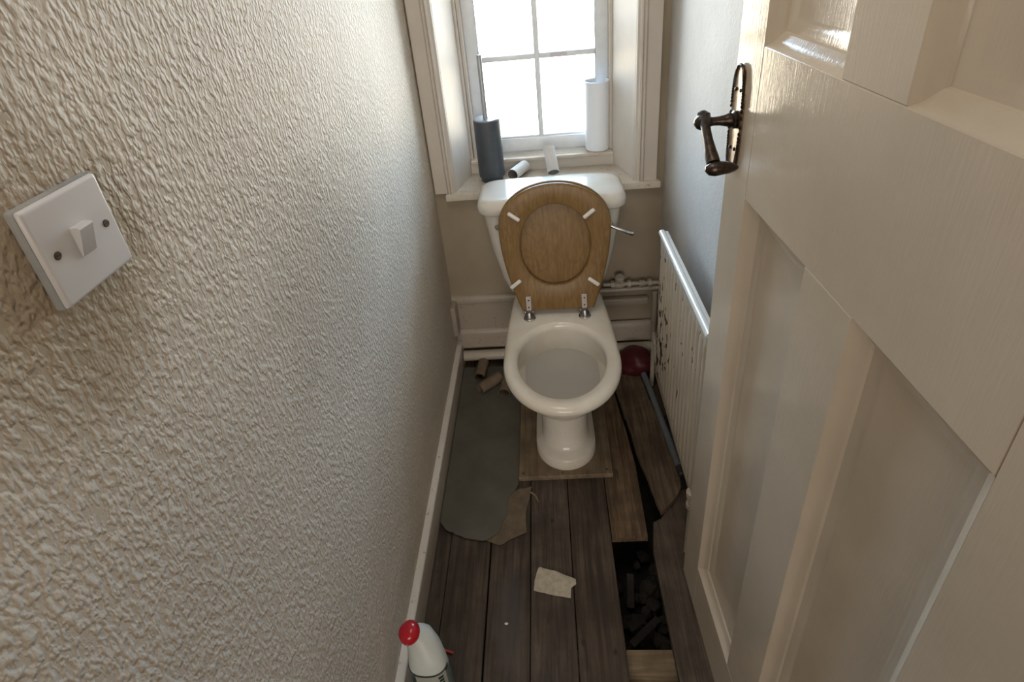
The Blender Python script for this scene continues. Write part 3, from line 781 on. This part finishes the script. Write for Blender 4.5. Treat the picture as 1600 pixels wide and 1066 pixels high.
# lino sheet
def ragged(pts, step=.012, amp=.003, seed=0):
    out = []
    for i in range(len(pts)):
        a, b_ = Vector(pts[i][:2]), Vector(pts[(i+1) % len(pts)][:2])
        rg = pts[i][2] if len(pts[i]) > 2 else 0
        n = max(1, int((b_-a).length/step)) if rg else 1
        nrm = Vector((-(b_-a).y, (b_-a).x)).normalized()
        for k in range(n):
            p = a.lerp(b_, k/n)
            if rg and k: p += nrm*amp*noise.noise(Vector((p.x*70+seed, p.y*70, seed)))*1.6
            out.append((p.x, p.y))
    return out
def sheet(name, pts, z0, th, mat, curl=None, parent=None):
    bm = bmn()
    A = [bm.verts.new((x, y, z0)) for x, y in pts]
    f = bm.faces.new(A)
    # cut with a grid so that edges may lift
    xs = [p[0] for p in pts]; ys = [p[1] for p in pts]
    st = .02
    x = min(xs)+st
    while x < max(xs): bmesh.ops.bisect_plane(bm, geom=bm.verts[:]+bm.edges[:]+bm.faces[:], plane_co=(x, 0, 0), plane_no=(1, 0, 0)); x += st
    y = min(ys)+st
    while y < max(ys): bmesh.ops.bisect_plane(bm, geom=bm.verts[:]+bm.edges[:]+bm.faces[:], plane_co=(0, y, 0), plane_no=(0, 1, 0)); y += st
    if curl:
        for v in bm.verts: v.co.z += curl(v.co)
    r = bmesh.ops.extrude_face_region(bm, geom=bm.faces[:])
    for v in [e for e in r['geom'] if isinstance(e, bmesh.types.BMVert)]: v.co.z += th
    return obj(name, bm, mat, parent, angle=40)
back = ragged([(.215, -.70, 1), (.303, -.675, 1), (.284, -.775, 1), (.288, -.838, 1), (.243, -.860, 1), (.211, -.880, 1), (.165, -.862, 1), (.16, -.75, 0)], seed=4)
o = sheet('lino_backing', back, .0030, .0015, M_UNDER, lambda c: .004*max(0, (-c.y-.80)/.08)*abs(noise.noise(c*22)))
tag(o, 'torn flap of brown backing paper at the near right corner of the lino', 'backing paper')
lin = ragged([(.0225, -.080, 0), (.0225, -.80, 1), (.043, -.828, 1), (.075, -.845, 1), (.120, -.860, 1), (.172, -.866, 1), (.200, -.845, 1), (.226, -.785, 1), (.230, -.720, 1), (.2605, -.668, 0), (.2605, -.080, 0)], seed=9, amp=.004)
o = sheet('lino_sheet', lin, .0055, .0016, M_LINO, lambda c: .008*max(0, min(1, (-c.y-.76)/.10))*abs(noise.noise(c*14))+.0006)
tag(o, 'worn grey-green lino sheet on the floor left of the toilet, torn at its near edge', 'lino')

# broken floorboard
bm = bmn()
col = bm.loops.layers.color.new('tint')
bp_ = [(.6185, -.170), (.6265, -.300), (.6420, -.430), (.6480, -.500), (.654, -.570), (.669, -.650), (.680, -.730), (.690, -.792), (.740, -.748), (.768, -.705), (.772, -.660), (.762, -.560), (.748, -.400), (.722, -.180)]
P = ragged([(x, y, 1) for x, y in bp_], step=.02, amp=.003, seed=2)
prism(bm, P, 'z', .0025, .0205, .002)
for f in bm.faces:
    for l in f.loops: l[col] = (.80, .75, .3, 1)
o = obj('broken_floorboard', bm, M_BROKEN, angle=40); tag(o, 'loose split floorboard with a pointed broken end right of the toilet', 'floorboard')
# grey pipe offcut
gp = thing('plastic_pipe', (.76, -.40, .033), 'slim blue-grey plastic pipe lying on the broken floorboard below the radiator', 'pipe')
a, b_ = Vector((.735, -.170, .033)), Vector((.7745, -.640, .0315))
bm = bmn(); tube(bm, [a, a.lerp(b_, .3)+Vector((.0015, 0, 0)), a.lerp(b_, .6)+Vector((.001, 0, 0)), b_], .0108, 18); obj('tube', bm, M_GPIPE, gp)
bm = bmn(); d = (b_-a).normalized(); tube(bm, [b_-d*.002, b_+d*.028, b_+d*.032], [.0114, .0114, .007], 18); obj('end_cap', bm, M_BLACKP, gp)

# dark red thing behind the pan
bm = bmn()
r = bmesh.ops.create_icosphere(bm, subdivisions=4, radius=.066, matrix=Matrix.Translation((.715, -.135, .052)))
for v in bm.verts:
    c = v.co - Vector((.715, -.135, .052)); c.z *= .86; k = 1 + .26*noise.noise(v.co*14) + .03*noise.noise(v.co*60)
    v.co = Vector((.715, -.135, .052)) + c*k
    v.co.z = max(v.co.z, .0228)
o = obj('red_bag', bm, M_REDB, angle=80); tag(o, 'rounded dark red plastic bundle in the back right corner behind the pan', 'bag')
bm = bmn(); r = bmesh.ops.create_icosphere(bm, subdivisions=3, radius=1, matrix=Matrix.Translation((.675, -.205, .006)) @ Matrix.Diagonal((.020, .009, .004, 1)))
for v in bm.verts: v.co += Vector((0, 0, .006*noise.noise(v.co*80)))
o = obj('tissue_scrap', bm, M_PAPER); tag(o, 'small crumpled white scrap on the boards in front of the red bundle', 'scrap')

# paper scrap
pp = ragged([(.3215, -.950, 1), (.3260, -.946, 1), (.375, -.962, 1), (.4235, -.984, 1), (.4240, -.997, 1), (.414, -1.004, 1), (.4095, -1.008, 1), (.4070, -1.034, 1), (.360, -1.026, 1), (.3085, -1.013, 1), (.311, -.985, 1)], step=.01, amp=.0012, seed=5)
o = sheet('paper_scrap', pp, .0025, .0005, M_PAPER, lambda c: .003*abs(noise.noise(c*28)))
tag(o, 'torn cream paper scrap lying on the bare floorboards in front of the toilet', 'paper scrap')
# white crumb and bits
for (x, y, s, lab) in [(.2375, -1.098, .0042, 'tiny white paint flake on the boards between the paper scrap and the bottle'),]:
    bm = bmn(); bmesh.ops.create_icosphere(bm, subdivisions=2, radius=1, matrix=Matrix.Translation((x, y, .0025)) @ Matrix.Diagonal((s*1.2, s*.8, .002, 1)))
    o = obj('paint_flake', bm, M_BUMP); tag(o, lab, 'flake')
bm = bmn(); tube(bm, [(.298, -.700, .008), (.315, -.712, .006), (.325, -.735, .004)], .003, 8); o = obj('wood_splinter', bm, M_PLY); tag(o, 'small wood splinter beside the torn brown backing in front of the board', 'splinter')
bm = bmn(); tube(bm, [(.055, -1.160, .005), (.075, -1.161, .0055), (.104, -1.168, .005), (.108, -1.169, .005)], [.0045, .0045, .004, .002], 10)
o = obj('plastic_stick', bm, M_REDS); tag(o, 'short red plastic stick on the boards behind the white bottle', 'stick')

# cleaner bottle
bo = thing('cleaner_bottle', (.085, -1.265, .001), 'white cleaner bottle with a round red cap and green label beside the left skirting', 'bottle')
def bring(cx, cy, z, hx, hy, tx=0, ty=0, n=36):
    r = []
    for i in range(n):
        a = 2*PI*i/n; c, s = math.cos(a), math.sin(a)
        x = hx*abs(c)**.85*(1 if c >= 0 else -1); y = hy*abs(s)**.85*(1 if s >= 0 else -1)
        r.append(Vector((cx+x, cy+y, z + tx*x + ty*y)))
    return r
bm = bmn()
body = [bring(.083, -1.262, .001, .038, .027), bring(.083, -1.262, .004, .042, .031), bring(.083, -1.262, .02, .043, .032), bring(.083, -1.262, .10, .043, .032), bring(.083, -1.261, .150, .043, .032), bring(.082, -1.260, .168, .042, .032, .02, .03),
        bring(.077, -1.251, .190, .037, .033, .15, .25), bring(.070, -1.244, .209, .030, .030, .35, .4), bring(.062, -1.241, .223, .023, .024, .5, .3), bring(.054, -1.241, .234, .017, .018, .5, .2), bring(.050, -1.241, .240, .016, .016, .5, .1)]
loft(bm, body, True, True); obj('bottle_body', bm, M_BOTTLE, bo, angle=60)
bm = bmn(); lathe(bm, [(.0215, 0), (.0235, .003), (.0240, .010), (.0225, .020), (.017, .026), (.009, .029), (.001, .030)], (.053, -1.241, .228), (-.28, .0, .96), 36); obj('cap', bm, M_REDC, bo, angle=60)
def lblring(z, e, a0, a1, n=14):
    r = []
    for i in range(n+1):
        a = a0 + (a1-a0)*i/n; c, s = math.cos(a), math.sin(a)
        r.append(Vector((.083+(.043+e)*abs(c)**.85*(1 if c >= 0 else -1), -1.262+(.032+e)*abs(s)**.85*(1 if s >= 0 else -1), z)))
    return r
def label(name, z0, z1, a0, a1, e, mat):
    bm = bmn(); f = lblring; R0 = [f(z0, e, a0, a1), f(z1, e, a0, a1), f(z1, e-.0006, a0, a1), f(z0, e-.0006, a0, a1)]
    R = loft(bm, R0 + [R0[0]], False, False, closed=False); 
    obj(name, bm, mat, bo, angle=60)
label('label', .03, .163, -PI*.98, -PI*.02, .0009, M_LABEL)
label('label_panel', .05, .161, -PI*.66, -PI*.14, .0016, M_LABELP)
label('label_panel', .04, .150, -PI*.18, PI*.10, .0012, M_TEAL)
for k in range(5):
    label('label_lettering', .098+k*.012, .106+k*.012, -PI*(.32-.012*(k % 2)), -PI*.22, .0022, M_LABEL)

# ================================================================== LIGHT SWITCH
SY, SZ, hs_ = -1.500, 1.352, .043
sw = thing('light_switch', (.001, SY, SZ), 'square white plastic light switch on the textured left wall', 'light switch')
bm = bmn()
def sq(h, x, r=.002, n=3):
    pts = []
    for (sy__, sz__, a0) in ((1, 1, 0), (-1, 1, PI/2), (-1, -1, PI), (1, -1, 3*PI/2)):
        for i in range(n+1):
            a = a0 + PI/2*i/n; pts.append(Vector((x, SY + sy__*(h-r) + r*math.cos(a), SZ + sz__*(h-r) + r*math.sin(a))))
    return pts
loft(bm, [sq(hs_+.0008, .0005), sq(hs_+.0005, .006), sq(hs_-.0002, .0098), sq(hs_-.0014, .0110), sq(hs_-.0030, .0112)], True, True)
pb = obj('face_plate', bm, M_SWITCH, sw, angle=50)
bm = bmn(); 
for s0 in (0,):
    loft(bm, [sq(hs_+.0016, .0003, .003), sq(hs_+.0012, .0070, .003)], True, True)
obj('back_box', bm, M_SWPAINT, sw, angle=40)
bm = bmn()   # rocker, wedge shaped
prism(bm, [(.0100, SZ-.0135), (.0112, SZ-.0135), (.0125, SZ-.0125), (.0200, SZ+.0115), (.0190, SZ+.0135), (.0100, SZ+.0135)], 'y', SY-.0085, SY+.0085, .0008)
obj('rocker', bm, M_SWITCH, sw, angle=40)
for dy in (-.0301, .0301):
    s_ = bpy.data.objects
    bm = bmn(); lathe(bm, [(.0036, 0), (.0036, .0004), (.0032, .0007)], (.0112, SY+dy, SZ), (1, 0, 0), 18); scw = obj('screw', bm, M_SCREW, sw)
    bm = bmn(); box(bm, .0119, .0121, SY+dy-.0031, SY+dy+.0031, SZ-.0005, SZ+.0005); obj('slot', bm, M_BLACKHOLE, scw, smooth=False)
